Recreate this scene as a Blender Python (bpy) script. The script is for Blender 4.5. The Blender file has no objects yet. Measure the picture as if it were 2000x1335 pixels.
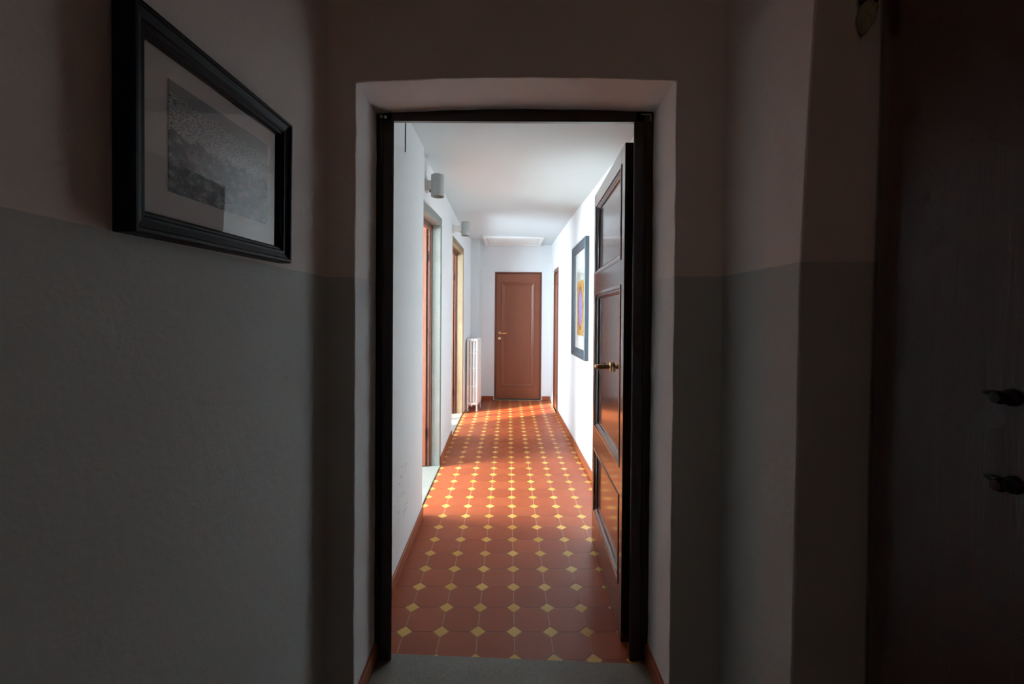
import bpy, bmesh, math, random
from mathutils import Vector, Matrix
random.seed(7)
SC = bpy.context.scene
COL = SC.collection

# ------------------------------------------------------------------ camera
F_PX = 864.7
YAW, PITCH, ROLL = 0.00782, 0.0093, 0.00734
def cam_axes():
    cy, sy = math.cos(YAW), math.sin(YAW); cp, sp = math.cos(PITCH), math.sin(PITCH); cr, sr = math.cos(ROLL), math.sin(ROLL)
    B = Matrix(((1, 0, 0), (0, 0, -1), (0, 1, 0)))
    Ry = Matrix(((cy, -sy, 0), (sy, cy, 0), (0, 0, 1)))
    Rp = Matrix(((1, 0, 0), (0, cp, -sp), (0, sp, cp)))
    Rr = Matrix(((cr, -sr, 0), (sr, cr, 0), (0, 0, 1)))
    return Rr @ Rp @ B @ Ry          # rows: right, down, forward
M = cam_axes()
cam = bpy.data.objects.new('camera', bpy.data.cameras.new('camera'))
COL.objects.link(cam)
cam.matrix_world = Matrix(((M[0][0], -M[1][0], -M[2][0], 0), (M[0][1], -M[1][1], -M[2][1], 0), (M[0][2], -M[1][2], -M[2][2], 1.38), (0, 0, 0, 1)))
cam.data.sensor_width = 36
cam.data.lens = F_PX / 2000 * 36
cam.data.shift_y = -(667.5 - 625.2) / 2000
cam.data.clip_start = 0.02
SC.camera = cam

# ------------------------------------------------------------------ light
SC.view_settings.view_transform = 'Standard'
SC.view_settings.look = 'None'
SC.view_settings.gamma = 1
SC.view_settings.exposure = 0.12
SC.view_settings.use_curve_mapping = False
w = bpy.data.worlds.new('sky'); SC.world = w; w.use_nodes = True
w.node_tree.nodes['Background'].inputs[0].default_value = (0.6, 0.75, 1, 1)
w.node_tree.nodes['Background'].inputs[1].default_value = 0.6
SC.cycles.max_bounces = 14; SC.cycles.diffuse_bounces = 10; SC.cycles.glossy_bounces = 6
SC.cycles.sample_clamp_indirect = 6
SC.cycles.caustics_reflective = False
def area_light(name, loc, size, power, color, target, spread=180):
    l = bpy.data.lights.new(name, 'AREA'); l.shape = 'RECTANGLE'
    l.size, l.size_y = size; l.energy = power; l.color = color; l.spread = math.radians(spread)
    o = bpy.data.objects.new(name, l); COL.objects.link(o); o.location = loc
    o.rotation_euler = (Vector(target) - Vector(loc)).to_track_quat('-Z', 'Y').to_euler()
    return o
# daylight through the windows of the two side rooms
area_light('window_daylight', (-2.58, 3.32, 1.6), (0.8, 1.5), 320, (0.76, 0.925, 1), (0, 3.32, 0.1))
area_light('window_daylight', (-1.73, 5.18, 1.6), (0.8, 1.5), 130, (0.72, 0.87, 1), (-0.2, 6.1, 0.9))
sl = bpy.data.lights.new('sun', 'SUN'); sl.energy = 14.0; sl.angle = math.radians(2.5); sl.color = (1, 0.93, 0.84)
so = bpy.data.objects.new('sun', sl); COL.objects.link(so); so.rotation_euler = Vector((1, 0.6, -0.85)).to_track_quat('-Z', 'Y').to_euler()
# unseen warm fill light added behind the photographer to lift the dark entry
area_light('window_daylight', (0.1, -1.58, 1.7), (0.7, 1.0), 0.8, (1, 0.76, 0.62), (0.1, 0.0, 1.6))

# ------------------------------------------------------------------ materials
def new_mat(name):
    m = bpy.data.materials.new(name); m.use_nodes = True
    nt = m.node_tree; return m, nt, nt.nodes, nt.links, nt.nodes['Principled BSDF']
def mth(nt, op, a, b=None, c=None):
    n = nt.nodes.new('ShaderNodeMath'); n.operation = op
    for i, v in enumerate((a, b, c)):
        if v is None: continue
        if isinstance(v, (int, float)): n.inputs[i].default_value = v
        else: nt.links.new(v, n.inputs[i])
    return n.outputs[0]
def noise(nt, scale, detail=4, vec=None, rough=0.5, dist=0.0):
    n = nt.nodes.new('ShaderNodeTexNoise'); n.inputs['Scale'].default_value = scale; n.inputs['Detail'].default_value = detail
    n.inputs['Roughness'].default_value = rough; n.inputs['Distortion'].default_value = dist
    if vec is not None: nt.links.new(vec, n.inputs['Vector'])
    return n
def coords(nt, scale=(1, 1, 1), kind='Object'):
    t = nt.nodes.new('ShaderNodeTexCoord'); mp = nt.nodes.new('ShaderNodeMapping'); mp.inputs['Scale'].default_value = scale
    nt.links.new(t.outputs[kind], mp.inputs['Vector']); return mp.outputs[0]
def mixc(nt, fac, a, b):
    n = nt.nodes.new('ShaderNodeMix'); n.data_type = 'RGBA'
    for s, v in (('Factor', fac), ('A', a), ('B', b)):
        i = [k for k in n.inputs if k.name == s and (k.type == ('VALUE' if s == 'Factor' else 'RGBA'))][0]
        if isinstance(v, (int, float)): i.default_value = v
        elif isinstance(v, tuple): i.default_value = (*v, 1) if len(v) == 3 else v
        else: nt.links.new(v, i)
    return [o for o in n.outputs if o.type == 'RGBA'][0]
def ramp(nt, fac, stops):
    r = nt.nodes.new('ShaderNodeValToRGB'); e = r.color_ramp.elements
    while len(e) < len(stops): e.new(0.5)
    for k, (p, c) in zip(e, stops): k.position = p; k.color = (*c, 1)
    nt.links.new(fac, r.inputs[0]); return r.outputs[0]
def bump(nt, h, strength, dist, p):
    b = nt.nodes.new('ShaderNodeBump'); b.inputs['Strength'].default_value = strength; b.inputs['Distance'].default_value = dist
    nt.links.new(h, b.inputs['Height']); nt.links.new(b.outputs[0], p.inputs['Normal'])

def mat_plaster(name, col, var=0.06, rough=0.85, b=0.25):
    m, nt, N, L, p = new_mat(name)
    c = coords(nt)
    n1 = noise(nt, 2.2, 5, c); n2 = noise(nt, 45, 6, c)
    dark = tuple(k * (1 - var) for k in col)
    L.new(mixc(nt, n1.outputs['Fac'], dark, col), p.inputs['Base Color'])
    p.inputs['Roughness'].default_value = rough; p.inputs['Specular IOR Level'].default_value = 0.25
    bump(nt, n2.outputs['Fac'], b, 0.004, p); return m
def mat_two_tone(name, up, low):
    # upper lime wash, lower grey dado; the painted line wanders a little
    m, nt, N, L, p = new_mat(name)
    c = coords(nt)
    g = nt.nodes.new('ShaderNodeNewGeometry'); s = nt.nodes.new('ShaderNodeSeparateXYZ'); L.new(g.outputs['Position'], s.inputs[0])
    nn = noise(nt, 30, 3, c)
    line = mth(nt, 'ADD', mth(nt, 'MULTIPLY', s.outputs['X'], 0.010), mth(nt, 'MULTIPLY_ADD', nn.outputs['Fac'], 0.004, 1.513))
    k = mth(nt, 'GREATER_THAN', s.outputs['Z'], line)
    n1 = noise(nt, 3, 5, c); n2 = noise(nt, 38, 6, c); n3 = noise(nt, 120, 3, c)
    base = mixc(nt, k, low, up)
    d = mixc(nt, n1.outputs['Fac'], tuple(0.88 for _ in range(3)), (1.04, 1.03, 1.02))
    mu = nt.nodes.new('ShaderNodeMix'); mu.data_type = 'RGBA'; mu.blend_type = 'MULTIPLY'; mu.inputs[0].default_value = 1
    L.new(base, mu.inputs[6]); L.new(d, mu.inputs[7]); L.new(mu.outputs[2], p.inputs['Base Color'])
    p.inputs['Roughness'].default_value = 0.8; p.inputs['Specular IOR Level'].default_value = 0.25
    bump(nt, mth(nt, 'ADD', n2.outputs['Fac'], mth(nt, 'MULTIPLY', n3.outputs['Fac'], 0.3)), 0.35, 0.006, p); return m
def mat_wood(name, dark, light, rough, axis=2, spec=0.5, bstr=0.12, coat=0.0):
    m, nt, N, L, p = new_mat(name)
    sc = [55, 55, 55]; sc[axis] = 2.2
    c = coords(nt, tuple(sc)); n1 = noise(nt, 1.0, 6, c, 0.6, 0.4)
    L.new(mixc(nt, n1.outputs['Fac'], dark, light), p.inputs['Base Color'])
    p.inputs['Roughness'].default_value = rough; p.inputs['Specular IOR Level'].default_value = spec
    if coat: p.inputs['Coat Weight'].default_value = coat; p.inputs['Coat Roughness'].default_value = rough * 0.8
    bump(nt, n1.outputs['Fac'], bstr, 0.003, p); return m
def mat_simple(name, col, rough=0.5, metal=0.0, spec=0.5, nscale=40, var=0.15):
    m, nt, N, L, p = new_mat(name)
    n1 = noise(nt, nscale, 4, coords(nt))
    L.new(mixc(nt, n1.outputs['Fac'], tuple(k * (1 - var) for k in col), tuple(min(1, k * (1 + var * 0.5)) for k in col)), p.inputs['Base Color'])
    p.inputs['Roughness'].default_value = rough; p.inputs['Metallic'].default_value = metal; p.inputs['Specular IOR Level'].default_value = spec
    return m
def mat_stone(name, a, b_, rough=0.7):
    m, nt, N, L, p = new_mat(name)
    c = coords(nt); n1 = noise(nt, 7, 5, c); n2 = noise(nt, 140, 3, c)
    base = mixc(nt, n1.outputs['Fac'], a, b_)
    sp = ramp(nt, n2.outputs['Fac'], [(0.35, (0.85, 0.85, 0.85)), (0.6, (1.04, 1.04, 1.04))])
    mu = nt.nodes.new('ShaderNodeMix'); mu.data_type = 'RGBA'; mu.blend_type = 'MULTIPLY'; mu.inputs[0].default_value = 1
    L.new(base, mu.inputs[6]); L.new(sp, mu.inputs[7]); L.new(mu.outputs[2], p.inputs['Base Color'])
    p.inputs['Roughness'].default_value = rough
    bump(nt, mth(nt, 'ADD', n2.outputs['Fac'], n1.outputs['Fac']), 0.3, 0.004, p); return m
TILE, TX, TY = 0.16006, 0.035, 1.9248
def mat_tiles():
    m, nt, N, L, p = new_mat('octagon_and_dot_cement_tile')
    g = nt.nodes.new('ShaderNodeNewGeometry'); s = nt.nodes.new('ShaderNodeSeparateXYZ'); L.new(g.outputs['Position'], s.inputs[0])
    wv = noise(nt, 1.4, 1)
    L.new(g.outputs['Position'], wv.inputs['Vector'])
    wob = mth(nt, 'MULTIPLY_ADD', wv.outputs['Fac'], 0.09, -0.045)
    u = mth(nt, 'ADD', mth(nt, 'MULTIPLY_ADD', s.outputs['X'], 1 / TILE, -TX / TILE), mth(nt, 'MULTIPLY', wob, 0.6))
    v = mth(nt, 'ADD', mth(nt, 'MULTIPLY_ADD', s.outputs['Y'], 1 / TILE, -TY / TILE), wob)
    ru, rv = mth(nt, 'ROUND', u), mth(nt, 'ROUND', v)
    du, dv = mth(nt, 'ABSOLUTE', mth(nt, 'SUBTRACT', u, ru)), mth(nt, 'ABSOLUTE', mth(nt, 'SUBTRACT', v, rv))
    r = mth(nt, 'ADD', du, dv)
    R0 = 0.225
    dot = mth(nt, 'LESS_THAN', r, R0)
    # distance to the nearest joint (in tile widths)
    e1 = mth(nt, 'MULTIPLY', mth(nt, 'ABSOLUTE', mth(nt, 'SUBTRACT', r, R0)), 0.7071)
    e2 = mth(nt, 'MINIMUM', du, dv)
    e2 = mth(nt, 'ADD', e2, mth(nt, 'MULTIPLY', dot, 10.0))
    e = mth(nt, 'MINIMUM', e1, e2)
    joint = mth(nt, 'SUBTRACT', 1.0, mth(nt, 'SMOOTH_MIN', mth(nt, 'DIVIDE', e, 0.020), 1.0, 0.15))
    joint = mth(nt, 'MAXIMUM', joint, 0.0)
    # tile number
    cu, cv = mth(nt, 'FLOOR', u), mth(nt, 'FLOOR', v)
    def wn(a, b):
        cx = nt.nodes.new('ShaderNodeCombineXYZ'); L.new(a, cx.inputs[0]); L.new(b, cx.inputs[1])
        q = nt.nodes.new('ShaderNodeTexWhiteNoise'); q.noise_dimensions = '2D'; L.new(cx.outputs[0], q.inputs['Vector']); return q.outputs['Value']
    rnd, rnd2 = wn(cu, cv), wn(ru, rv)
    n1 = noise(nt, 9, 5); L.new(g.outputs['Position'], n1.inputs['Vector'])
    red = mixc(nt, rnd, (0.30, 0.055, 0.017), (0.38, 0.080, 0.025))
    red = mixc(nt, mth(nt, 'MULTIPLY', n1.outputs['Fac'], 0.5), red, (0.27, 0.066, 0.030))
    yel = mixc(nt, rnd2, (0.58, 0.29, 0.050), (0.70, 0.41, 0.11))
    base = mixc(nt, dot, red, yel)
    # joints: pale along the corridor, darker across it
    along = mth(nt, 'LESS_THAN', du, dv)
    jc = mixc(nt, along, (0.05, 0.020, 0.012), (0.46, 0.30, 0.20))
    jc = mixc(nt, mth(nt, 'LESS_THAN', r, R0 + 0.03), jc, (0.14, 0.065, 0.028))
    base = mixc(nt, mth(nt, 'MULTIPLY', joint, 0.85), base, jc)
    L.new(base, p.inputs['Base Color'])
    L.new(mth(nt, 'MULTIPLY_ADD', n1.outputs['Fac'], 0.25, 0.27), p.inputs['Roughness'])
    p.inputs['Specular IOR Level'].default_value = 0.32
    bump(nt, mth(nt, 'ADD', mth(nt, 'SUBTRACT', 1.0, joint), mth(nt, 'MULTIPLY', rnd, 0.25)), 0.35, 0.002, p)
    return m
def mat_old_door():
    m, nt, N, L, p = new_mat('old_dark_painted_wood')
    c1 = coords(nt, (36, 36, 2.2)); n1 = noise(nt, 1, 6, c1, 0.6, 0.6)
    n2 = noise(nt, 42, 3, coords(nt, (1, 1, 0.6)), 0.5, 1.0); n3 = noise(nt, 4, 3, coords(nt))
    pit = ramp(nt, n2.outputs['Fac'], [(0.22, (0, 0, 0)), (0.30, (1, 1, 1))])
    L.new(mixc(nt, n1.outputs['Fac'], (0.040, 0.008, 0.006), (0.078, 0.019, 0.013)), p.inputs['Base Color'])
    L.new(mth(nt, 'MULTIPLY_ADD', n3.outputs['Fac'], 0.2, 0.2), p.inputs['Roughness'])
    p.inputs['IOR'].default_value = 1.8; p.inputs['Coat Weight'].default_value = 1.0; p.inputs['Coat IOR'].default_value = 1.7; p.inputs['Coat Roughness'].default_value = 0.24
    bump(nt, mth(nt, 'ADD', mth(nt, 'MULTIPLY', n1.outputs['Fac'], 0.7), mth(nt, 'MULTIPLY', pit, 1.6)), 0.8, 0.005, p); return m
def mat_photo():
    # grey hillside view: pale sky, roofs, dark trees
    m, nt, N, L, p = new_mat('monochrome_hillside_print')
    c = coords(nt, kind='Generated'); s = nt.nodes.new('ShaderNodeSeparateXYZ'); L.new(c, s.inputs[0])
    h = mth(nt, 'ADD', s.outputs['Z'], mth(nt, 'MULTIPLY', noise(nt, 5, 4, c).outputs['Fac'], 0.16))
    t = noise(nt, 55, 6, coords(nt, (1, 1, 2.2), 'Generated'), 0.75).outputs['Fac']
    b = noise(nt, 11, 5, coords(nt, (1, 1, 0.8), 'Generated'), 0.65).outputs['Fac']
    sky = mth(nt, 'GREATER_THAN', h, 0.93)
    roofs = ramp(nt, t, [(0.44, (0.01, 0.01, 0.01)), (0.55, (0.65, 0.65, 0.66))])
    trees = ramp(nt, mth(nt, 'MULTIPLY_ADD', b, 0.5, mth(nt, 'MULTIPLY', t, 0.5)), [(0.49, (0.004, 0.004, 0.005)), (0.59, (0.40, 0.40, 0.41))])
    land = mixc(nt, mth(nt, 'GREATER_THAN', mth(nt, 'ADD', h, mth(nt, 'MULTIPLY', b, 0.35)), 0.78), trees, roofs)
    L.new(mixc(nt, sky, land, (0.27, 0.27, 0.28)), p.inputs['Base Color']); p.inputs['Roughness'].default_value = 0.6; return m
def mat_ornament():
    # gilded sheet with a violet oval in the middle
    m, nt, N, L, p = new_mat('gilded_ornament_print')
    c = coords(nt, kind='Generated'); s = nt.nodes.new('ShaderNodeSeparateXYZ'); L.new(c, s.inputs[0])
    y, z = mth(nt, 'SUBTRACT', s.outputs['Y'], 0.5), mth(nt, 'SUBTRACT', s.outputs['Z'], 0.5)
    n1 = noise(nt, 9, 5, c, 0.7, 1.0).outputs['Fac']
    r = mth(nt, 'SQRT', mth(nt, 'ADD', mth(nt, 'POWER', mth(nt, 'MULTIPLY', y, 3.0), 2.0), mth(nt, 'POWER', mth(nt, 'MULTIPLY', z, 2.5), 2.0)))
    r = mth(nt, 'ADD', r, mth(nt, 'MULTIPLY_ADD', n1, 0.3, -0.15))
    gold = ramp(nt, n1, [(0.3, (0.28, 0.10, 0.02)), (0.5, (0.62, 0.33, 0.08)), (0.7, (0.85, 0.60, 0.25))])
    oval = ramp(nt, n1, [(0.35, (0.16, 0.14, 0.50)), (0.55, (0.42, 0.32, 0.62)), (0.7, (0.70, 0.45, 0.42))])
    rim = mth(nt, 'LESS_THAN', mth(nt, 'ABSOLUTE', mth(nt, 'SUBTRACT', r, 0.95)), 0.1)
    base = mixc(nt, mth(nt, 'LESS_THAN', r, 0.85), gold, oval)
    base = mixc(nt, rim, base, (0.35, 0.12, 0.03))
    L.new(base, p.inputs['Base Color']); p.inputs['Roughness'].default_value = 0.6; return m
def mat_glass():
    m, nt, N, L, p = new_mat('clear_picture_glass'); N.remove(p)
    out = [n for n in N if n.type == 'OUTPUT_MATERIAL'][0]
    t = N.new('ShaderNodeBsdfTransparent'); t.inputs[0].default_value = (0.97, 0.98, 0.98, 1)
    g = N.new('ShaderNodeBsdfGlossy'); g.inputs['Roughness'].default_value = 0.01
    f = N.new('ShaderNodeFresnel'); f.inputs[0].default_value = 1.5
    mx = N.new('ShaderNodeMixShader'); gg = N.new('ShaderNodeNewGeometry'); L.new(mth(nt, 'MULTIPLY', f.outputs[0], mth(nt, 'SUBTRACT', 1.0, gg.outputs['Backfacing'])), mx.inputs[0]); L.new(t.outputs[0], mx.inputs[1]); L.new(g.outputs[0], mx.inputs[2])
    L.new(mx.outputs[0], out.inputs[0]); return m

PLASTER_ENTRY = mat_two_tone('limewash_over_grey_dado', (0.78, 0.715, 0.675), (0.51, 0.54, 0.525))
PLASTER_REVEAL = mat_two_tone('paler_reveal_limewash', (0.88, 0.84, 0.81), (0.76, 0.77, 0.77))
WHITE = mat_plaster('white_plaster', (0.80, 0.84, 0.85))
def add_scuffs(m, at):
    nt = m.node_tree; p = nt.nodes['Principled BSDF']; src = p.inputs['Base Color'].links[0].from_socket
    g = nt.nodes.new('ShaderNodeNewGeometry'); mp = nt.nodes.new('ShaderNodeMapping'); mp.inputs['Rotation'].default_value = (0.9, 0, 0); mp.inputs['Scale'].default_value = (1, 16, 110)
    nt.links.new(g.outputs['Position'], mp.inputs['Vector']); n1 = noise(nt, 1.0, 2, mp.outputs[0])
    vd = nt.nodes.new('ShaderNodeVectorMath'); vd.operation = 'DISTANCE'; vd.inputs[1].default_value = at; nt.links.new(g.outputs['Position'], vd.inputs[0])
    k = mth(nt, 'MULTIPLY', mth(nt, 'LESS_THAN', vd.outputs['Value'], 0.16), mth(nt, 'GREATER_THAN', n1.outputs['Fac'], 0.67))
    nt.links.new(mixc(nt, mth(nt, 'MULTIPLY', k, 0.6), src, (0.12, 0.12, 0.13)), p.inputs['Base Color'])
add_scuffs(WHITE, (-0.576, 2.46, 0.41))
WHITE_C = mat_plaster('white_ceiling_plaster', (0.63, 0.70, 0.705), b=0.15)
TILES = mat_tiles()
DARK_TILE = mat_simple('dark_terracotta_floor', (0.11, 0.045, 0.028), 0.5, nscale=8)
SLATE = mat_stone('grey_sandstone', (0.19, 0.18, 0.155), (0.27, 0.26, 0.23), 0.6)
JAMB = mat_stone('pale_sandstone', (0.19, 0.20, 0.18), (0.28, 0.285, 0.26), 0.8)
JAMB_LIT = mat_stone('tan_sandstone', (0.22, 0.15, 0.075), (0.32, 0.23, 0.13), 0.8)  # same stone as JAMB, with golden sunlight put into its colour
SKIRT = mat_simple('red_skirting_tile', (0.33, 0.085, 0.035), 0.4, nscale=20)
DWOOD = mat_wood('dark_walnut_varnish', (0.016, 0.007, 0.005), (0.03, 0.013, 0.009), 0.15, bstr=0.04, coat=1.0)
DFRAME = mat_wood('dark_brown_frame_paint', (0.014, 0.006, 0.005), (0.022, 0.010, 0.007), 0.38)
RWOOD = mat_wood('red_brown_door_paint', (0.225, 0.070, 0.035), (0.255, 0.081, 0.040), 0.35)
RFRAME = mat_wood('brown_frame_paint', (0.12, 0.040, 0.022), (0.16, 0.055, 0.030), 0.4)
OLD = mat_old_door()
BRASS = mat_simple('aged_brass', (0.55, 0.38, 0.17), 0.28, 1.0, var=0.3)
BRASS_L = mat_simple('polished_brass', (0.85, 0.62, 0.32), 0.25, 1.0)
IRON = mat_simple('black_iron', (0.012, 0.010, 0.010), 0.5, 0.3)
STEEL = mat_simple('brushed_grey_metal', (0.46, 0.47, 0.45), 0.42, 0.5)
BLACKF = mat_simple('black_frame_lacquer', (0.006, 0.007, 0.011), 0.48, 0.0, 0.14)
BLUEF = mat_simple('blue_grey_frame_lacquer', (0.060, 0.078, 0.095), 0.35, 0.0, 0.5)
MAT = mat_simple('cream_mount_board', (0.76, 0.71, 0.68), 0.9, var=0.03)
MATW = mat_simple('white_mount_board', (0.82, 0.82, 0.80), 0.9, var=0.03)
PAPER = mat_simple('pale_sheet_paper', (0.60, 0.62, 0.58), 0.9, var=0.04)
PHOTO = mat_photo(); ORN = mat_ornament(); GLASS = mat_glass()
RAD = mat_simple('white_radiator_enamel', (0.82, 0.81, 0.77), 0.35, var=0.04)
PLASTIC = mat_simple('white_plastic', (0.80, 0.80, 0.77), 0.4, var=0.03)
CABLE = mat_simple('grey_cable', (0.12, 0.12, 0.12), 0.6)
LUMP = mat_plaster('pale_mortar', (0.42, 0.36, 0.24), 0.3, 0.9, 0.8)

# ------------------------------------------------------------------ mesh helpers
def link(name, bm, mat, parent=None, loc=None, rotz=0.0, smooth=False, bev=0.0):
    bmesh.ops.recalc_face_normals(bm, faces=bm.faces)
    me = bpy.data.meshes.new(name); bm.to_mesh(me); bm.free()
    me.materials.append(mat)
    if smooth:
        for p in me.polygons: p.use_smooth = True
        try: me.set_sharp_from_angle(angle=math.radians(40))
        except Exception: pass
    o = bpy.data.objects.new(name, me); COL.objects.link(o)
    if parent: o.parent = parent
    if loc: o.location = loc
    o.rotation_euler.z = rotz
    if bev:
        b = o.modifiers.new('bevel', 'BEVEL'); b.width = bev; b.segments = 2; b.limit_method = 'ANGLE'; b.angle_limit = math.radians(40)
    return o
def tag(o, label=None, cat=None, group=None, kind=None):
    if label: o['label'] = label
    if cat: o['category'] = cat
    if group: o['group'] = group
    if kind: o['kind'] = kind
    return o
def empty(name, loc, rotz=0.0):
    o = bpy.data.objects.new(name, None); COL.objects.link(o); o.location = loc; o.rotation_euler.z = rotz; o.empty_display_size = 0.1; return o
def B(): return bmesh.new()
def box(bm, a, b):
    (x0, y0, z0), (x1, y1, z1) = a, b
    v = [bm.verts.new(p) for p in ((x0, y0, z0), (x1, y0, z0), (x1, y1, z0), (x0, y1, z0), (x0, y0, z1), (x1, y0, z1), (x1, y1, z1), (x0, y1, z1))]
    for f in ((0, 3, 2, 1), (4, 5, 6, 7), (0, 1, 5, 4), (1, 2, 6, 5), (2, 3, 7, 6), (3, 0, 4, 7)): bm.faces.new([v[i] for i in f])
    return v
def hexa(bm, bot, top):
    """a block from four floor corners and four top corners"""
    v = [bm.verts.new(p) for p in list(bot) + list(top)]
    for f in ((0, 3, 2, 1), (4, 5, 6, 7), (0, 1, 5, 4), (1, 2, 6, 5), (2, 3, 7, 6), (3, 0, 4, 7)): bm.faces.new([v[i] for i in f])
def prism(bm, poly, vec):
    a = [bm.verts.new(p) for p in poly]; b = [bm.verts.new(Vector(p) + Vector(vec)) for p in poly]
    n = len(poly)
    bm.faces.new(a); bm.faces.new(list(reversed(b)))
    for i in range(n): bm.faces.new((a[i], b[i], b[(i + 1) % n], a[(i + 1) % n]))
def plan(bm, pts, z0, z1): prism(bm, [(x, y, z0) for x, y in pts], (0, 0, z1 - z0))
def tube(bm, pts, rad, seg=10, cap=True):
    pts = [Vector(p) for p in pts]; rads = rad if isinstance(rad, (list, tuple)) else [rad] * len(pts)
    rings = []; up = None
    for i, p in enumerate(pts):
        d = (pts[min(i + 1, len(pts) - 1)] - pts[max(i - 1, 0)]).normalized()
        if up is None: up = Vector((0, 0, 1)) if abs(d.z) < 0.9 else Vector((1, 0, 0))
        x = d.cross(up).normalized(); up = x.cross(d).normalized()
        rings.append([bm.verts.new(p + (x * math.cos(2 * math.pi * k / seg) + up * math.sin(2 * math.pi * k / seg)) * rads[i]) for k in range(seg)])
    for a, b in zip(rings, rings[1:]):
        for k in range(seg): bm.faces.new((a[k], a[(k + 1) % seg], b[(k + 1) % seg], b[k]))
    if cap: bm.faces.new(list(reversed(rings[0]))); bm.faces.new(rings[-1])
def lathe(bm, prof, origin=(0, 0, 0), axis=(0, 0, 1), seg=28):
    """prof: (radius, height) pairs turned about the axis"""
    q = Vector((0, 0, 1)).rotation_difference(Vector(axis)); o = Vector(origin); rings = []
    for r, h in prof:
        if r < 1e-6: rings.append([bm.verts.new(o + q @ Vector((0, 0, h)))])
        else: rings.append([bm.verts.new(o + q @ Vector((r * math.cos(2 * math.pi * k / seg), r * math.sin(2 * math.pi * k / seg), h))) for k in range(seg)])
    for a, b in zip(rings, rings[1:]):
        for k in range(seg):
            k2 = (k + 1) % seg
            if len(a) == 1 and len(b) == 1: continue
            if len(a) == 1: bm.faces.new((a[0], b[k], b[k2]))
            elif len(b) == 1: bm.faces.new((a[k], a[k2], b[0]))
            else: bm.faces.new((a[k], a[k2], b[k2], b[k]))
def sweep_rect(bm, P, w0, w1, h0, h1, prof, close=False, fill=False):
    """sweep a profile of (inset, out) round a rectangle, mitred; P(u, v, out) -> point"""
    rings = []
    for ins, out in prof:
        rings.append([bm.verts.new(P(*c, out)) for c in ((w0 + ins, h0 + ins), (w1 - ins, h0 + ins), (w1 - ins, h1 - ins), (w0 + ins, h1 - ins))])
    pairs = list(zip(rings, rings[1:])) + ([(rings[-1], rings[0])] if close else [])
    for a, b in pairs:
        for k in range(4): bm.faces.new((a[k], a[(k + 1) % 4], b[(k + 1) % 4], b[k]))
    if fill: bm.faces.new(rings[-1])
def slab(bm, P, w0, w1, h0, h1, o0, o1):
    v = [bm.verts.new(P(u, h, o)) for o in (o0, o1) for u, h in ((w0, h0), (w1, h0), (w1, h1), (w0, h1))]
    for f in ((0, 3, 2, 1), (4, 5, 6, 7), (0, 1, 5, 4), (1, 2, 6, 5), (2, 3, 7, 6), (3, 0, 4, 7)): bm.faces.new([v[i] for i in f])

# ================================================================== SETTING: entry room (dark)
YW = 1.52            # front face of the wall with the doorway
def outline():
    """doorway wall seen from the front: an upside-down U with a slightly sagging, hand-plastered edge"""
    j = lambda s=0.0016: random.uniform(-s, s)
    pts = [(-0.66, 0.0), (-0.66, 2.8), (0.80, 2.8), (0.80, 0.0)]
    n = 26
    right = [(0.566 + 0.004 * (k / n) + j(), 2.180 * k / n) for k in range(n + 1)]
    right[0] = (0.566, 0.0); right[-1] = (0.570, 2.190)
    head = []
    for k in range(1, 22):
        t = k / 22; head.append((0.570 - t * 1.096, 2.190 - t * 0.018 + 0.0145 * math.sin(math.pi * t) + j()))
    left = [(-0.526 + j(), 2.170 * (1 - k / n)) for k in range(n + 1)]
    left[-1] = (-0.526, 0.0); left[0] = (-0.526, 2.171)
    return pts + right + head + left
bm = B(); prism(bm, [(x, YW, z) for x, z in outline()], (0, 0.30, 0))
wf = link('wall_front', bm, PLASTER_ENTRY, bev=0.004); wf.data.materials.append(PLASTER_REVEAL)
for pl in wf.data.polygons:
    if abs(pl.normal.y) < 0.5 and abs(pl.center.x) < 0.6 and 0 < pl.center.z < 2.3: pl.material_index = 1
tag(wf, 'dark entry wall around the doorway, pale above and grey below', 'wall', kind='structure')
bm = B(); box(bm, (-0.85, -1.6, 0), (-0.62, YW + 0.3, 2.8))
tag(link('wall_left', bm, PLASTER_ENTRY), 'dim entry wall on the left carrying the black framed photograph', 'wall', kind='structure')
# right pier beside the old door
bm = B(); yb = YW + 0.02
prof = [(0, 0.025), (0.5, 0.012), (1.0, 0.004), (1.5, 0.0), (1.85, -0.02), (2.2, -0.047), (2.8, -0.09)]      # the corner is out of plumb
cols = [0.735, 0.745, 0.765, 0.79, 0.82, 0.85, 0.88, 0.91, 1.4]
grid = [[bm.verts.new((x, 1.113 + d * max(0, 1 - (x - 0.735) / 0.16) ** 1.3, z)) for x in cols] for z, d in prof]
back = [bm.verts.new((x, yb, z)) for x, z in ((0.735, 0), (0.735, 2.8), (1.4, 2.8), (1.4, 0))]
for a, b in zip(grid, grid[1:]):
    for k in range(len(cols) - 1): bm.faces.new((a[k], a[k + 1], b[k + 1], b[k]))
bm.faces.new([back[1], back[0]] + [r[0] for r in grid]); bm.faces.new([back[3], back[2]] + [r[-1] for r in reversed(grid)])
bm.faces.new([back[2], back[1]] + list(grid[-1])); bm.faces.new([back[0], back[3]] + list(reversed(grid[0]))); bm.faces.new(back)
pier = link('wall_right', bm, PLASTER_ENTRY, smooth=True, bev=0.005)
tag(pier, 'right wall pier with grey dado between doorway and old door', 'wall', kind='structure')
bm = B(); box(bm, (1.20, -1.6, 0), (1.4, 1.112, 2.8))
tag(link('wall_right', bm, PLASTER_ENTRY), 'entry wall behind the old dark door', 'wall', kind='structure')
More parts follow.
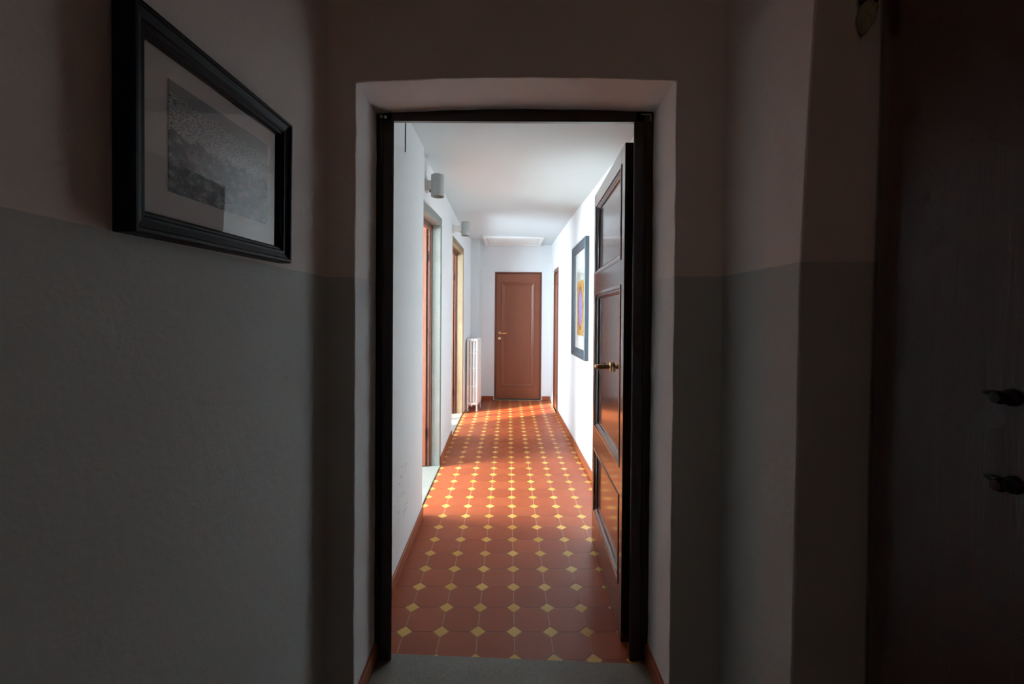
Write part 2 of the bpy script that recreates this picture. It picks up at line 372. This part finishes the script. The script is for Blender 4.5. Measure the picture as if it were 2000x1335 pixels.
bm = B(); box(bm, (-0.85, -1.8, 0), (-0.27, -1.6, 2.8)); box(bm, (0.47, -1.8, 0), (1.3, -1.6, 2.8)); box(bm, (-0.27, -1.8, 0), (0.47, -1.6, 1.18)); box(bm, (-0.27, -1.8, 2.22), (0.47, -1.6, 2.8)); box(bm, (-0.27, -1.8, 1.18), (0.47, -1.70, 2.22))
tag(link('wall_back', bm, PLASTER_ENTRY), 'entry wall behind the photographer', 'wall', kind='structure')
bm = B(); box(bm, (-0.85, -1.8, 2.8), (1.3, YW + 0.3, 2.9))
tag(link('ceiling_entry', bm, PLASTER_ENTRY), 'ceiling over the dark entry', 'ceiling', kind='structure')
bm = B(); box(bm, (-0.85, -1.8, -0.1), (1.3, 1.62, -0.001))
tag(link('floor_entry', bm, DARK_TILE), 'dark tiled floor of the entry', 'floor', kind='structure')
# stone threshold, its far edge not quite square to the wall
bm = B(); hexa(bm, [(-0.60, 1.42, -0.1), (0.66, 1.42, -0.1), (0.66, 1.738, -0.1), (-0.60, 1.803, -0.1)], [(-0.60, 1.42, 0.003), (0.66, 1.42, 0.003), (0.66, 1.738, 0.003), (-0.60, 1.803, 0.003)])
tag(link('trim_1', bm, SLATE, bev=0.003), 'grey stone threshold slab under the open doorway', 'threshold', kind='structure')
for s, (xa, xb) in (('left', (-0.526, -0.514)), ('right', (0.554, 0.566))):
    bm = B(); box(bm, (xa, YW + 0.004, 0.003), (xb, 1.755, 0.075))
    tag(link('baseboard_' + s, bm, SKIRT, bev=0.002), f'red tile skirting at the foot of the {s} doorway reveal', 'baseboard', kind='structure')

# ================================================================== SETTING: corridor
def lerp(tab, y):
    for (a, va), (b, vb) in zip(tab, tab[1:]):
        if y <= b: return va + (vb - va) * max(0, (y - a)) / (b - a)
    return tab[-1][1]
CL = [(1.8, 2.49), (2.7, 2.51), (3.2, 2.53), (4.9, 2.575), (5.7, 2.575), (7.3, 2.548)]
CR = [(1.8, 2.425), (2.5, 2.438), (3.0, 2.452), (3.7, 2.465), (4.85, 2.498), (6.35, 2.521), (7.3, 2.555)]
bm = B(); rows = []
for i in range(29):
    y = 1.75 + i * (7.5 - 1.75) / 28; zl, zr = lerp(CL, y), lerp(CR, y)
    rows.append([bm.verts.new((x, y, zl + (zr - zl) * (x + 0.62) / 1.32)) for x in (-0.95, -0.62, -0.3, 0.04, 0.37, 0.70, 0.95)])
for a, b in zip(rows, rows[1:]):
    for k in range(6): bm.faces.new((a[k], a[k + 1], b[k + 1], b[k]))
ext = bmesh.ops.extrude_face_region(bm, geom=bm.faces[:]); bmesh.ops.translate(bm, verts=[v for v in ext['geom'] if isinstance(v, bmesh.types.BMVert)], vec=(0, 0, 0.15))
tag(link('ceiling', bm, WHITE_C, smooth=True), 'white sloping ceiling of the corridor', 'ceiling', kind='structure')
bm = B(); plan(bm, [(-0.85, 1.8165), (0.72, 1.7345), (0.95, 1.74), (0.95, 7.5), (-0.85, 7.5)], -0.1, 0)
tag(link('floor', bm, TILES), 'red octagon tile corridor floor with small yellow diamond tiles', 'floor', kind='structure')

ZT = 2.62
bm = B()
plan(bm, [(-0.568, 1.82), (-0.583, 3.02), (-0.80, 3.02), (-0.80, 1.82)], 0, ZT)                       # by the doorway
plan(bm, [(-0.622, 4.10), (-0.641, 5.03), (-0.80, 5.03), (-0.80, 4.10)], 0, ZT)                       # between the side doors
plan(bm, [(-0.642, 6.29), (-0.585, 6.82), (-0.80, 6.82), (-0.80, 6.29)], 0, ZT)                       # by the radiator
hexa(bm, [(-0.608, 3.02, 2.20), (-0.622, 4.10, 2.275), (-0.80, 4.10, 2.275), (-0.80, 3.02, 2.20)], [(-0.608, 3.02, ZT), (-0.622, 4.10, ZT), (-0.80, 4.10, ZT), (-0.80, 3.02, ZT)])
hexa(bm, [(-0.641, 5.03, 2.295), (-0.642, 6.29, 2.33), (-0.80, 6.29, 2.33), (-0.80, 5.03, 2.295)], [(-0.641, 5.03, ZT), (-0.642, 6.29, ZT), (-0.80, 6.29, ZT), (-0.80, 5.03, ZT)])
tag(link('wall_corridor_left', bm, WHITE), 'white left wall of the corridor with two door recesses', 'wall', kind='structure')
bm = B()
plan(bm, [(-0.70, 6.822), (-0.452, 6.822), (-0.436, 7.30), (-0.70, 7.30)], 0, ZT)
tag(link('trim_2', bm, mat_plaster('pale_grey_plaster', (0.66, 0.70, 0.70)), bev=0.004), 'narrow plastered pilaster behind the radiator at the corridor end', 'pilaster', kind='structure')
bm = B()
rw = [(0.735, 1.82), (0.715, 3.75), (0.694, 6.18)]
plan(bm, rw + [(0.95, 6.18), (0.95, 1.82)], 0, ZT)
plan(bm, [(0.694, 6.735), (0.704, 7.3), (0.95, 7.3), (0.95, 6.735)], 0, ZT)
hexa(bm, [(0.694, 6.18, 2.075), (0.95, 6.18, 2.075), (0.95, 6.735, 2.10), (0.694, 6.735, 2.10)], [(0.694, 6.18, ZT), (0.95, 6.18, ZT), (0.95, 6.735, ZT), (0.694, 6.735, ZT)])
tag(link('wall_corridor_right', bm, WHITE), 'white right wall of the corridor with the hanging picture', 'wall', kind='structure')
YF = 7.273
bm = B(); box(bm, (-0.75, YF, 0), (-0.228, YF + 0.2, ZT)); box(bm, (0.543, YF, 0), (0.95, YF + 0.2, ZT)); box(bm, (-0.228, YF, 2.107), (0.543, YF + 0.2, ZT)); box(bm, (-0.228, YF + 0.12, 0), (0.543, YF + 0.2, 2.107))
tag(link('wall_far', bm, WHITE), 'white end wall of the corridor around the brown door', 'wall', kind='structure')
# back face of the doorway wall, corridor side
bm = B(); box(bm, (-0.80, 1.821, 0), (-0.526, 1.86, ZT)); box(bm, (0.57, 1.821, 0), (0.95, 1.86, ZT)); box(bm, (-0.526, 1.821, 2.20), (0.57, 1.86, ZT))
tag(link('wall_corridor_near', bm, WHITE), 'corridor side of the doorway wall', 'wall', kind='structure')
# skirtings
def skirt(name, label, pts, t, h=0.072):
    bm = B()
    for (a, b) in zip(pts, pts[1:]):
        d = (Vector(b) - Vector(a)).normalized(); n = Vector((-d.y, d.x)) * t
        plan(bm, [a, b, (b[0] + n.x, b[1] + n.y), (a[0] + n.x, a[1] + n.y)], 0.001, h)
    return tag(link(name, bm, SKIRT, bev=0.003), label, 'baseboard', kind='structure')
skirt('baseboard_left', 'red tile skirting on the left just inside the doorway', [(-0.5685, 1.865), (-0.5835, 3.018)], -0.011)
skirt('baseboard_left', 'red tile skirting between the two left doors', [(-0.622, 4.06), (-0.641, 5.02)], -0.011, 0.08)
skirt('baseboard_right', 'red tile skirting along the right corridor wall', [(0.7345, 1.865), (0.715, 3.75), (0.694, 6.175)], 0.011, 0.08)
skirt('baseboard_far', 'short red skirting left of the far brown door', [(-0.434, YF), (-0.24, YF)], -0.011, 0.068)
skirt('baseboard_far', 'short red skirting right of the far brown door', [(0.556, YF), (0.69, YF)], -0.011, 0.068)
skirt('baseboard_left', 'short red skirting on the pilaster by the radiator', [(-0.452, 6.822), (-0.437, 7.262)], -0.011, 0.068)

# side rooms that let the daylight in
def side_room(n, y0, y1, x0, win, lab):
    bm = B(); wy0, wy1, wz0, wz1 = win
    box(bm, (x0 - 0.15, y0, 0), (x0, wy0, ZT)); box(bm, (x0 - 0.15, wy1, 0), (x0, y1, ZT)); box(bm, (x0 - 0.15, wy0, 0), (x0, wy1, wz0)); box(bm, (x0 - 0.15, wy0, wz1), (x0, wy1, ZT))
    box(bm, (x0 - 0.15, y0 - 0.12, 0), (-0.80, y0, ZT)); box(bm, (x0 - 0.15, y1, 0), (-0.80, y1 + 0.02, ZT))
    tag(link('wall_side_room', bm, WHITE), f'white walls of the {lab} side room', 'wall', kind='structure')
    bm = B(); box(bm, (x0 - 0.15, y0 - 0.12, ZT), (-0.80, y1 + 0.02, ZT + 0.1)); tag(link('ceiling_side_room', bm, WHITE_C), f'ceiling of the {lab} side room', 'ceiling', kind='structure')
    bm = B(); box(bm, (x0 - 0.15, y0 - 0.12, -0.1), (-0.851, y1 + 0.02, -0.001)); tag(link('floor_side_room', bm, TILES), f'floor of the {lab} side room', 'floor', kind='structure')
    P = lambda u, v, o: (x0 - 0.15 + o, u, v)
    wn = empty(f'window_{n}', (0, 0, 0)); tag(wn, f'window of the {lab} side room', 'window', kind='structure')
    bm = B(); sweep_rect(bm, P, wy0, wy1, wz0, wz1, [(0, 0), (0, 0.05), (0.05, 0.05), (0.05, 0)], close=True)
    my = (wy0 + wy1) / 2; slab(bm, P, my - 0.02, my + 0.02, wz0 + 0.05, wz1 - 0.05, 0.005, 0.045)
    link('window_frame', bm, PLASTIC, wn)
side_room(1, 1.95, 4.22, -2.6, (2.90, 3.74, 0.82, 2.38), 'nearer')
side_room(2, 4.35, 7.40, -1.75, (4.78, 5.58, 0.82, 2.38), 'farther')

# ================================================================== DOORS
def panelled(parent, name, P, w, h, t, panels, mat, pmat=None, mould=0.034, bead=1.0):
    """door leaf on P(u, v, out): stiles and rails as one mesh, every sunk panel with its moulding a mesh of its own"""
    bm = B(); xs = sorted({0, w} | {p[0] for p in panels} | {p[1] for p in panels}); zs = sorted({0, h} | {p[2] for p in panels} | {p[3] for p in panels})
    x0, x1 = panels[0][0], panels[0][1]
    slab(bm, P, 0, x0, 0, h, 0, -t); slab(bm, P, x1, w, 0, h, 0, -t)
    z = 0
    for p in sorted(panels, key=lambda q: q[2]):
        slab(bm, P, x0, x1, z, p[2], 0, -t); z = p[3]
    slab(bm, P, x0, x1, z, h, 0, -t)
    leaf = link(name, bm, mat, parent, bev=0.0015)
    for p in panels:
        bm = B(); mo = mould
        prof = [(-0.006, -0.004), (-0.006, 0.007 * bead), (0.002, 0.012 * bead), (0.009, 0.009 * bead), (0.012, -0.002), (0.018, -0.003), (mo * 0.72, -0.010), (mo - 0.006, -0.012), (mo - 0.003, -0.019), (mo, -0.019)]
        sweep_rect(bm, P, p[0], p[1], p[2], p[3], prof, fill=True)
        b2 = [bm.verts.new(P(*c, -t + 0.008)) for c in ((p[0], p[2]), (p[1], p[2]), (p[1], p[3]), (p[0], p[3]))]
        bm.faces.new(b2)
        link('panel', bm, pmat or mat, leaf)
    return leaf
def rose_handle(parent, o, out, along, mat, length=0.11, keyrose=None, curl=0.022, reach=0.035):
    """lever handle at o: out = away from the door, along = the way the lever points"""
    o, out, along = Vector(o), Vector(out).normalized(), Vector(along).normalized()
    bm = B(); lathe(bm, [(0, 0), (0.025, 0), (0.025, 0.004), (0.021, 0.008), (0.012, 0.010), (0.0105, 0.02)], o, out, 20)
    r = 0.0108
    pts = [o + out * 0.008, o + out * reach]
    for k in range(1, 6):
        a = k / 5 * math.pi / 2; pts.append(o + out * (reach + 0.018 * math.sin(a)) + along * (0.018 * (1 - math.cos(a))))
    for k in range(1, 7):
        s = k / 6; pts.append(o + out * (reach + 0.018 - curl * s * s) + along * (0.018 + (length - 0.018) * s) + Vector((0, 0, -0.006 * math.sin(s * math.pi))))
    tube(bm, pts, [r * (1 + 0.18 * math.sin(i * 0.6)) for i in range(len(pts))], 12)
    h = link('door_handle', bm, mat, parent, smooth=True)
    if keyrose is not None:
        bm = B(); k = Vector(keyrose); lathe(bm, [(0, 0), (0.025, 0), (0.024, 0.005), (0.012, 0.007), (0.006, 0.0072), (0.006, 0.002), (0, 0.002)], k, out, 20)
        link('keyhole_plate', bm, mat, parent, smooth=True)
    return h

# --- the open walnut door in the doorway
d1 = empty('door_1', (0.0, 1.78, 0)); tag(d1, 'dark walnut three-panel door standing open on the right of the doorway', 'door', kind='structure')
d1.location = (0, 0, 0)
YFR = 1.752
bm = B()
def jamb(x_in, x_out, s):
    pts = [(x_in, YFR + 0.008), (x_in + s * 0.005, YFR), (x_in + s * 0.040, YFR), (x_in + s * 0.043, YFR + 0.006), (x_in + s * 0.047, YFR + 0.006), (x_in + s * 0.051, YFR), (x_out, YFR + 0.004), (x_out, YFR + 0.046), (x_in + s * 0.011, YFR + 0.046)]
    plan(bm, pts, 0.004, 2.19)
jamb(-0.458, -0.5265, -1); jamb(0.492, 0.5695, 1)
prism(bm, [(-0.52, YFR, 2.144), (0.565, YFR, 2.150), (0.568, YFR, 2.197), (0.25, YFR, 2.206), (-0.1, YFR, 2.206), (-0.524, YFR, 2.182)], (0, 0.046, 0))
for v in bm.verts:
    if v.co.y > YFR + 0.04 and 2.13 < v.co.z < 2.17 and abs(v.co.x) > 0.5: v.co.z += 0.012
link('door_frame', bm, DFRAME, d1, bev=0.002)
for k, (x, z) in enumerate(((-0.507, 2.160), (-0.490, 2.158))):
    bm = B(); lathe(bm, [(0, 0), (0.006, 0), (0.0065, 0.004), (0.003, 0.007), (0, 0.008)], (x, YFR + 0.001, z), (0, -1, 0), 12); link('frame_stud', bm, STEEL, d1, smooth=True)
bm = B(); slab(bm, lambda u, v, o: (u, YFR - o, v), 0.553, 0.557, 2.155, 2.180, 0, 0.003); slab(bm, lambda u, v, o: (u, YFR - o, v), 0.515, 0.557, 2.178, 2.181, 0, 0.003)
link('keeper_plate', bm, STEEL, d1)
ang = math.atan2(0.034, 0.834); ca, sa = math.cos(ang), math.sin(ang)
HX, HY = 0.4815, 1.848
def PL(u, v, o): return (HX + u * sa - o * ca, HY + u * ca + o * sa, 0.012 + v)
leaf = panelled(d1, 'door_leaf', PL, 0.834, 2.095, 0.042, [(0.068, 0.772, 0.215, 0.592), (0.068, 0.772, 0.722, 1.503), (0.068, 0.772, 1.621, 2.022)], DWOOD, bead=0.35)
bm = B(); slab(bm, PL, 0.0, 0.012, 0.0, 2.118, -0.046, -0.062); link('hinge_stile', bm, DFRAME, leaf, bev=0.002)
hu = 0.33
hp = Vector(PL(hu, 1.122, -0.012)); rose_handle(leaf, hp, (-ca, sa, 0), (sa, ca, 0.0), BRASS, 0.095, None, 0.055, 0.052)
lx = Vector(PL(0.834, 0.99, -0.02)); bm = B(); box(bm, (lx.x - 0.010, lx.y - 0.002, lx.z - 0.03), (lx.x + 0.010, lx.y + 0.003, lx.z + 0.03)); box(bm, (lx.x - 0.006, lx.y, lx.z - 0.010), (lx.x + 0.006, lx.y + 0.012, lx.z + 0.012))
link('latch', bm, BRASS, leaf, bev=0.001)

# --- recessed doors on the left, standing open into sunlit rooms
def left_door(n, label, xw, yn, yf, zn, zf, stone, xs, leafw, dx):
    d = empty(f'door_{n}', (0, 0, 0)); tag(d, label, 'door', kind='structure')
    bm = B()                                  # stone surround: jambs and lintel
    box(bm, (xs, yf, 0), (xw - 0.001, yf + 0.068, zf)); box(bm, (xs, yn - 0.005, 0), (xw - 0.03, yn + 0.03, zn))
    hexa(bm, [(xs, yn, zn), (xw - 0.001, yn, zn), (xw - 0.001, yf + 0.068, zf), (xs, yf + 0.068, zf)], [(xs, yn, zn + 0.07), (xw - 0.001, yn, zn + 0.07), (xw - 0.001, yf + 0.068, zf + 0.07), (xs, yf + 0.068, zf + 0.07)])
    link('stone_surround', bm, stone, d, bev=0.003)
    bm = B(); box(bm, (-0.845, yn + 0.001, 0.0), (xw + 0.003, yf + 0.068, 0.012)); link('stone_threshold', bm, SLATE, d, bev=0.003)
    bm = B(); x1 = xs - 0.001; x0 = xs - 0.04  # wooden frame
    hz = 0.045
    box(bm, (x0, yf - 0.012, 0.012), (x1, yf + 0.06, zf)); box(bm, (x0 + 0.012, yf - 0.022, 0.012), (x1 - 0.014, yf - 0.012, zf - 0.04)); box(bm, (x0, yn + 0.031, 0.012), (x1, yn + 0.06, zn))
    hexa(bm, [(x0, yn, zn - hz), (x1, yn, zn - hz), (x1, yf, zf - hz), (x0, yf, zf - hz)], [(x0, yn, zn), (x1, yn, zn), (x1, yf, zf), (x0, yf, zf)])
    link('door_frame', bm, RFRAME, d, bev=0.002)
    yl = yf - 0.03
    P = lambda u, v, o: (x0 - 0.006 - u, yl - o, 0.02 + v)
    leaf = panelled(d, 'door_leaf', P, leafw, zf + 0.03, 0.04, [(0.11, leafw - 0.11, 0.2, 0.85), (0.11, leafw - 0.11, 1.0, zf - 0.25)], RWOOD)
    bm = B(); lathe(bm, [(0, 0), (0.02, 0), (0.02, 0.004), (0.008, 0.006), (0.008, 0.03), (0.016, 0.04), (0.014, 0.055), (0, 0.06)], P(leafw - 0.05, 1.02, 0), (0, -1, 0), 16); link('door_handle', bm, BRASS, leaf, smooth=True)
    bm = B()
    for z in (0.25, 1.85): tube(bm, [P(-0.002, z, 0.004), P(-0.002, z + 0.09, 0.004)], 0.005, 8)
    link('hinge', bm, IRON, leaf, smooth=True)
    return d
left_door(2, 'nearer red-brown side door on the left in a pale stone recess', -0.619, 3.02, 4.03, 2.125, 2.203, JAMB, -0.697, 0.80, 0)
left_door(3, 'farther red-brown side door on the left in a tan stone recess', -0.641, 5.03, 6.22, 2.222, 2.260, JAMB_LIT, -0.727, 0.85, 0)

# --- door at the corridor's end
d4 = empty('door_4', (0, 0, 0)); tag(d4, 'closed red-brown single-panel door at the end of the corridor', 'door', kind='structure')
bm = B(); sweep_rect(bm, lambda u, v, o: (u, YF - o, v), -0.2275, 0.5425, -0.3, 2.1065, [(0, -0.06), (0, 0.004), (0.022, 0.004), (0.022, -0.06)], close=True)
for v in bm.verts: v.co.z = max(v.co.z, 0.012)
link('door_frame', bm, RFRAME, d4)
P4 = lambda u, v, o: (-0.204 + u, YF + 0.020 - o, 0.016 + v)
lf = panelled(d4, 'door_leaf', P4, 0.723, 2.066, 0.04, [(0.088, 0.622, 0.205, 1.912)], RWOOD, mould=0.05)
rose_handle(lf, (-0.146, YF + 0.020, 1.103), (0, -1, 0), (1, 0, 0), BRASS_L, 0.115, (-0.146, YF + 0.020, 1.012), 0.0)
bm = B(); box(bm, (-0.226, YF - 0.025, 0), (0.541, YF + 0.1, 0.012)); link('door_sill', bm, JAMB, d4, bev=0.002)

# --- door in the right wall
d5 = empty('door_5', (0, 0, 0)); tag(d5, 'narrow brown side door in the right wall near the corridor end', 'door', kind='structure')
bm = B(); sweep_rect(bm, lambda u, v, o: (0.694 - o, u, v), 6.181, 6.734, -0.3, 2.074, [(0, -0.09), (0, 0.010), (0.05, 0.010), (0.05, -0.09)], close=True)
for v in bm.verts: v.co.z = max(v.co.z, 0.012)
link('door_frame', bm, RFRAME, d5)
P5 = lambda u, v, o: (0.702 - o, 6.233 + u, 0.016 + v)
l5 = panelled(d5, 'door_leaf', P5, 0.449, 2.0, 0.04, [(0.09, 0.36, 0.2, 1.85)], RWOOD)
bm = B(); box(bm, (0.686, 6.165, 0), (0.80, 6.75, 0.012)); link('door_sill', bm, JAMB, d5, bev=0.002)

# --- old dark door on the right of the entry
d6 = empty('door_6', (0, 0, 0)); tag(d6, 'old scarred dark brown wooden door at the right edge', 'door', kind='structure')
bm = B(); nz, ny = 40, 30; g = []
for i in range(ny + 1):
    y = 1.106 - 0.012 - i / ny * 1.05; row = []
    edge = min(1.0, (i / ny * 1.05) / 0.012)
    for k in range(nz + 1):
        z = 0.01 + k / nz * 2.35
        lean = 0.014 * max(0.0, (z - 1.0)) / 1.2
        x = 0.892 + 0.016 * (1 - edge) ** 2 + lean + 0.0015 * math.sin(y * 19 + z * 3.1) + 0.001 * math.sin(z * 7.3 - y * 5)
        row.append(bm.verts.new((x, y, z)))
    g.append(row)
for a, b in zip(g, g[1:]):
    for k in range(nz): bm.faces.new((a[k], b[k], b[k + 1], a[k + 1]))
bnd = [e for e in bm.edges if e.is_boundary]
ex = bmesh.ops.extrude_edge_only(bm, edges=bnd)
for v in [q for q in ex['geom'] if isinstance(q, bmesh.types.BMVert)]: v.co.x += 0.035
DA = math.tan(math.radians(12.8))
for v in bm.verts: v.co.x += (1.106 - v.co.y) * DA
l6 = link('door_leaf', bm, OLD, d6, smooth=True)
def bolt(y, z):
    bm = B(); x = 0.894 + (1.106 - y) * DA
    lathe(bm, [(0, 0), (0.017, 0), (0.016, 0.006), (0.009, 0.011), (0.008, 0.018), (0.013, 0.026), (0.010, 0.036), (0, 0.038)], (x, y - 0.008, z), (-1, 0, 0), 14)
    tube(bm, [(x - 0.006, y, z + 0.002), (x - 0.008, y + 0.02, z + 0.003), (x - 0.006, y + 0.036, z + 0.003)], [0.007, 0.0065, 0.004], 8)
    return link('bolt_knob', bm, IRON, l6, smooth=True)
bolt(0.837, 1.233); bolt(0.834, 1.068)

# ================================================================== THINGS
# hinge stone at the top of the old door
hb = empty('hinge_block', (0.878, 1.095, 2.135)); tag(hb, 'chipped pale mortar lump around a hinge above the old dark door edge', 'hinge')
bm = B(); bmesh.ops.create_icosphere(bm, subdivisions=4, radius=1)
for v in bm.verts:
    c = v.co; t = (c.z + 1) / 2
    k = 1 + 0.13 * math.sin(c.x * 5 + c.z * 7) + 0.08 * math.sin(c.z * 15 + c.y * 9)
    v.co = Vector((c.x * 0.021 * (0.55 + 0.6 * t) * k, c.y * 0.020 * k, c.z * 0.042 * (1 + 0.05 * math.sin(c.x * 11)))) + Vector((0.012 * (t - 0.5), -0.004, -0.012))
link('mortar_lump', bm, LUMP, hb, smooth=True)
bm = B(); tube(bm, [(-0.014, 0.004, 0.030), (0.004, -0.006, 0.034), (0.022, -0.010, 0.038)], 0.008, 10); tube(bm, [(0.012, -0.012, 0.016), (0.012, -0.012, 0.05)], 0.007, 10)
link('hinge_pin', bm, IRON, hb, smooth=True)

def picture(name, P, w, h, prof, glass_o, frame_mat, mat_mat, sheets, label, group=None):
    r = empty(name, (0, 0, 0)); tag(r, label, 'picture')
    bm = B(); sweep_rect(bm, P, 0, w, 0, h, prof, close=True); link('frame', bm, frame_mat, r, bev=0.0008)
    i = prof[-2][0]; e = i - 0.006
    bm = B(); slab(bm, P, e, w - e, e, h - e, 0.001, glass_o - 0.006); link('mount_board', bm, mat_mat, r)
    for k, (nm, m, u0, u1, v0, v1) in enumerate(sheets):
        bm = B(); slab(bm, P, u0, u1, v0, v1, glass_o - 0.0058 + 0.0006 * k, glass_o - 0.0052 + 0.0006 * k); link(nm, bm, m, r)
    bm = B(); slab(bm, P, e, w - e, e, h - e, glass_o - 0.0018, glass_o); link('glass', bm, GLASS, r)
    return r
# left wall: black frame, tilted a hair
a = 0.022; cu, su = math.cos(a), math.sin(a)
def PP(u, v, o):
    uu, vv = u - 0.252, v - 0.184
    return (-0.6195 + o + 0.006 * (v / 0.37), 0.9445 + uu * cu - vv * su, 1.6965 + uu * su * 0.9 + vv * cu)
picture('framed_photograph', PP, 0.504, 0.368, [(0, 0.0), (0, 0.030), (0.003, 0.0345), (0.009, 0.0345), (0.011, 0.030), (0.016, 0.0285), (0.024, 0.026), (0.029, 0.026), (0.032, 0.021), (0.037, 0.021), (0.039, 0.017), (0.042, 0.012), (0.042, 0.0)],
        0.0135, BLACKF, MAT, [('photo_print', PHOTO, 0.104, 0.428, 0.089, 0.288)], 'black framed monochrome hillside photograph on the dim left wall')
def PR(u, v, o):
    y = 4.70 - u; xw = 0.715 - (y - 3.75) * 0.00864
    return (xw - 0.001 - o, y, 0.984 + v)
picture('framed_picture', PR, 0.772, 1.115, [(0, 0.0), (0, 0.036), (0.004, 0.040), (0.022, 0.040), (0.030, 0.033), (0.048, 0.031), (0.056, 0.025), (0.075, 0.022), (0.083, 0.013), (0.083, 0.0)],
        0.015, BLUEF, MATW, [('backing_sheet', PAPER, 0.20, 0.575, 0.205, 0.865), ('art_print', ORN, 0.21, 0.565, 0.215, 0.745)], 'tall blue-grey framed gold and violet picture on the right corridor wall')

# wall lamps
def sconce(cx, y, z0, wall_x, label):
    r = empty('wall_lamp', (wall_x, y, z0 + 0.08)); tag(r, label, 'lamp', 'grey cylinder wall lamps in the corridor')
    dx = cx - wall_x; R, H = 0.0475, 0.157
    bm = B(); lathe(bm, [(R - 0.004, 0.02), (R - 0.004, 0), (R, 0), (R, H), (R - 0.004, H), (R - 0.004, H - 0.03), (0, H - 0.03)], (dx, 0, -0.08), (0, 0, 1), 40)
    lathe(bm, [(R - 0.004, 0.02), (0, 0.02)], (dx, 0, -0.08), (0, 0, 1), 40)
    link('lamp_shade', bm, STEEL, r, smooth=True)
    bm = B(); box(bm, (0.0005, -0.03, -0.045), (0.014, 0.03, 0.045)); box(bm, (0.014, -0.018, -0.03), (dx - R + 0.004, 0.018, 0.035)); link('wall_bracket', bm, PLASTIC, r, bev=0.002)
    bm = B(); tube(bm, [(dx - R - 0.008, 0, -0.03), (dx - R - 0.008, 0, -0.048)], 0.006, 10); link('screw_knob', bm, STEEL, r, smooth=True)
    return r
sconce(-0.525, 3.25, 2.249, -0.611, 'grey cylindrical wall lamp above the nearer left side door')
sconce(-0.497, 5.05, 2.290, -0.640, 'grey cylindrical wall lamp beside the farther left side door')

# radiator
rr = empty('radiator', (-0.622, 6.40, 0), -math.atan2(0.057, 0.53)); tag(rr, 'white cast-iron column radiator against the left wall near the corridor end', 'radiator')
NS = 6
for s in range(NS):
    y = 0.025 + s * 0.058; bm = B()
    for c in range(4):
        x = 0.034 + c * 0.044; tube(bm, [(x, y, 0.10), (x, y, 0.13), (x, y, 1.0), (x, y, 1.03)], [0.013, 0.0155, 0.0155, 0.013], 10)
    for z, rr_ in ((0.105, 0.020), (1.03, 0.022)):
        tube(bm, [(0.022, y, z), (0.034, y, z), (0.166, y, z), (0.178, y, z)], [0.012, rr_, rr_, 0.012], 10)
    for z in (0.36, 0.62, 0.84):
        for c in range(3): box(bm, (0.034 + c * 0.044, y - 0.006, z - 0.008), (0.078 + c * 0.044, y + 0.006, z + 0.008))
    for z in (0.105, 1.03): tube(bm, [(0.1, y - 0.029, z), (0.1, y + 0.029, z)], 0.017, 12)
    if s in (0, NS - 1):
        for x in (0.034, 0.166): tube(bm, [(x, y, 0.10), (x, y, 0.03), (x, y, 0.002)], [0.013, 0.011, 0.016], 10)
    link('radiator_section', bm, RAD, rr, smooth=True)
bm = B(); lathe(bm, [(0, 0), (0.018, 0), (0.018, 0.012), (0.008, 0.014), (0.008, 0.024), (0, 0.024)], (0.1, -0.004, 1.03), (0, -1, 0), 14); link('air_valve', bm, RAD, rr, smooth=True)
bm = B(); lathe(bm, [(0, 0), (0.018, 0), (0.018, 0.012), (0, 0.012)], (0.1, -0.004, 0.105), (0, -1, 0), 14)
link('end_plug', bm, RAD, rr, smooth=True)

# ceiling hatch
P = lambda u, v, o: (u, v, 2.545 - o + 0.006 * (v - 6.9))
hc = empty('ceiling_hatch', (0, 0, 0)); tag(hc, 'flush white ceiling hatch panel in front of the far door', 'hatch')
bm = B(); sweep_rect(bm, P, -0.385, 0.512, 6.47, 7.262, [(0, -0.04), (0, 0.022), (0.006, 0.026), (0.05, 0.026), (0.056, 0.010), (0.056, -0.04)], close=True); link('hatch_frame', bm, PLASTIC, hc)
bm = B(); slab(bm, P, -0.322, 0.449, 6.533, 7.199, -0.03, 0.008); link('hatch_panel', bm, PLASTIC, hc, bev=0.002)

bm = B(); tube(bm, [(-0.572, 2.44, 2.50), (-0.5715, 2.44, 2.42), (-0.572, 2.441, 2.30), (-0.573, 2.442, 2.275)], 0.0032, 8)
tag(link('hanging_cable', bm, CABLE, smooth=True), 'thin grey cable end hanging down the left corridor wall', 'cable')
sw = empty('light_switch', (0.695, 5.98, 1.09)); tag(sw, 'small white switch plate on the right wall beside the brown side door', 'switch')
bm = B(); box(bm, (-0.008, -0.035, -0.055), (0.0, 0.035, 0.055)); link('cover_plate', bm, PLASTIC, sw, bev=0.002)
bm = B(); box(bm, (-0.012, -0.014, -0.02), (-0.008, 0.014, 0.02)); link('rocker', bm, PLASTIC, sw, bev=0.001)
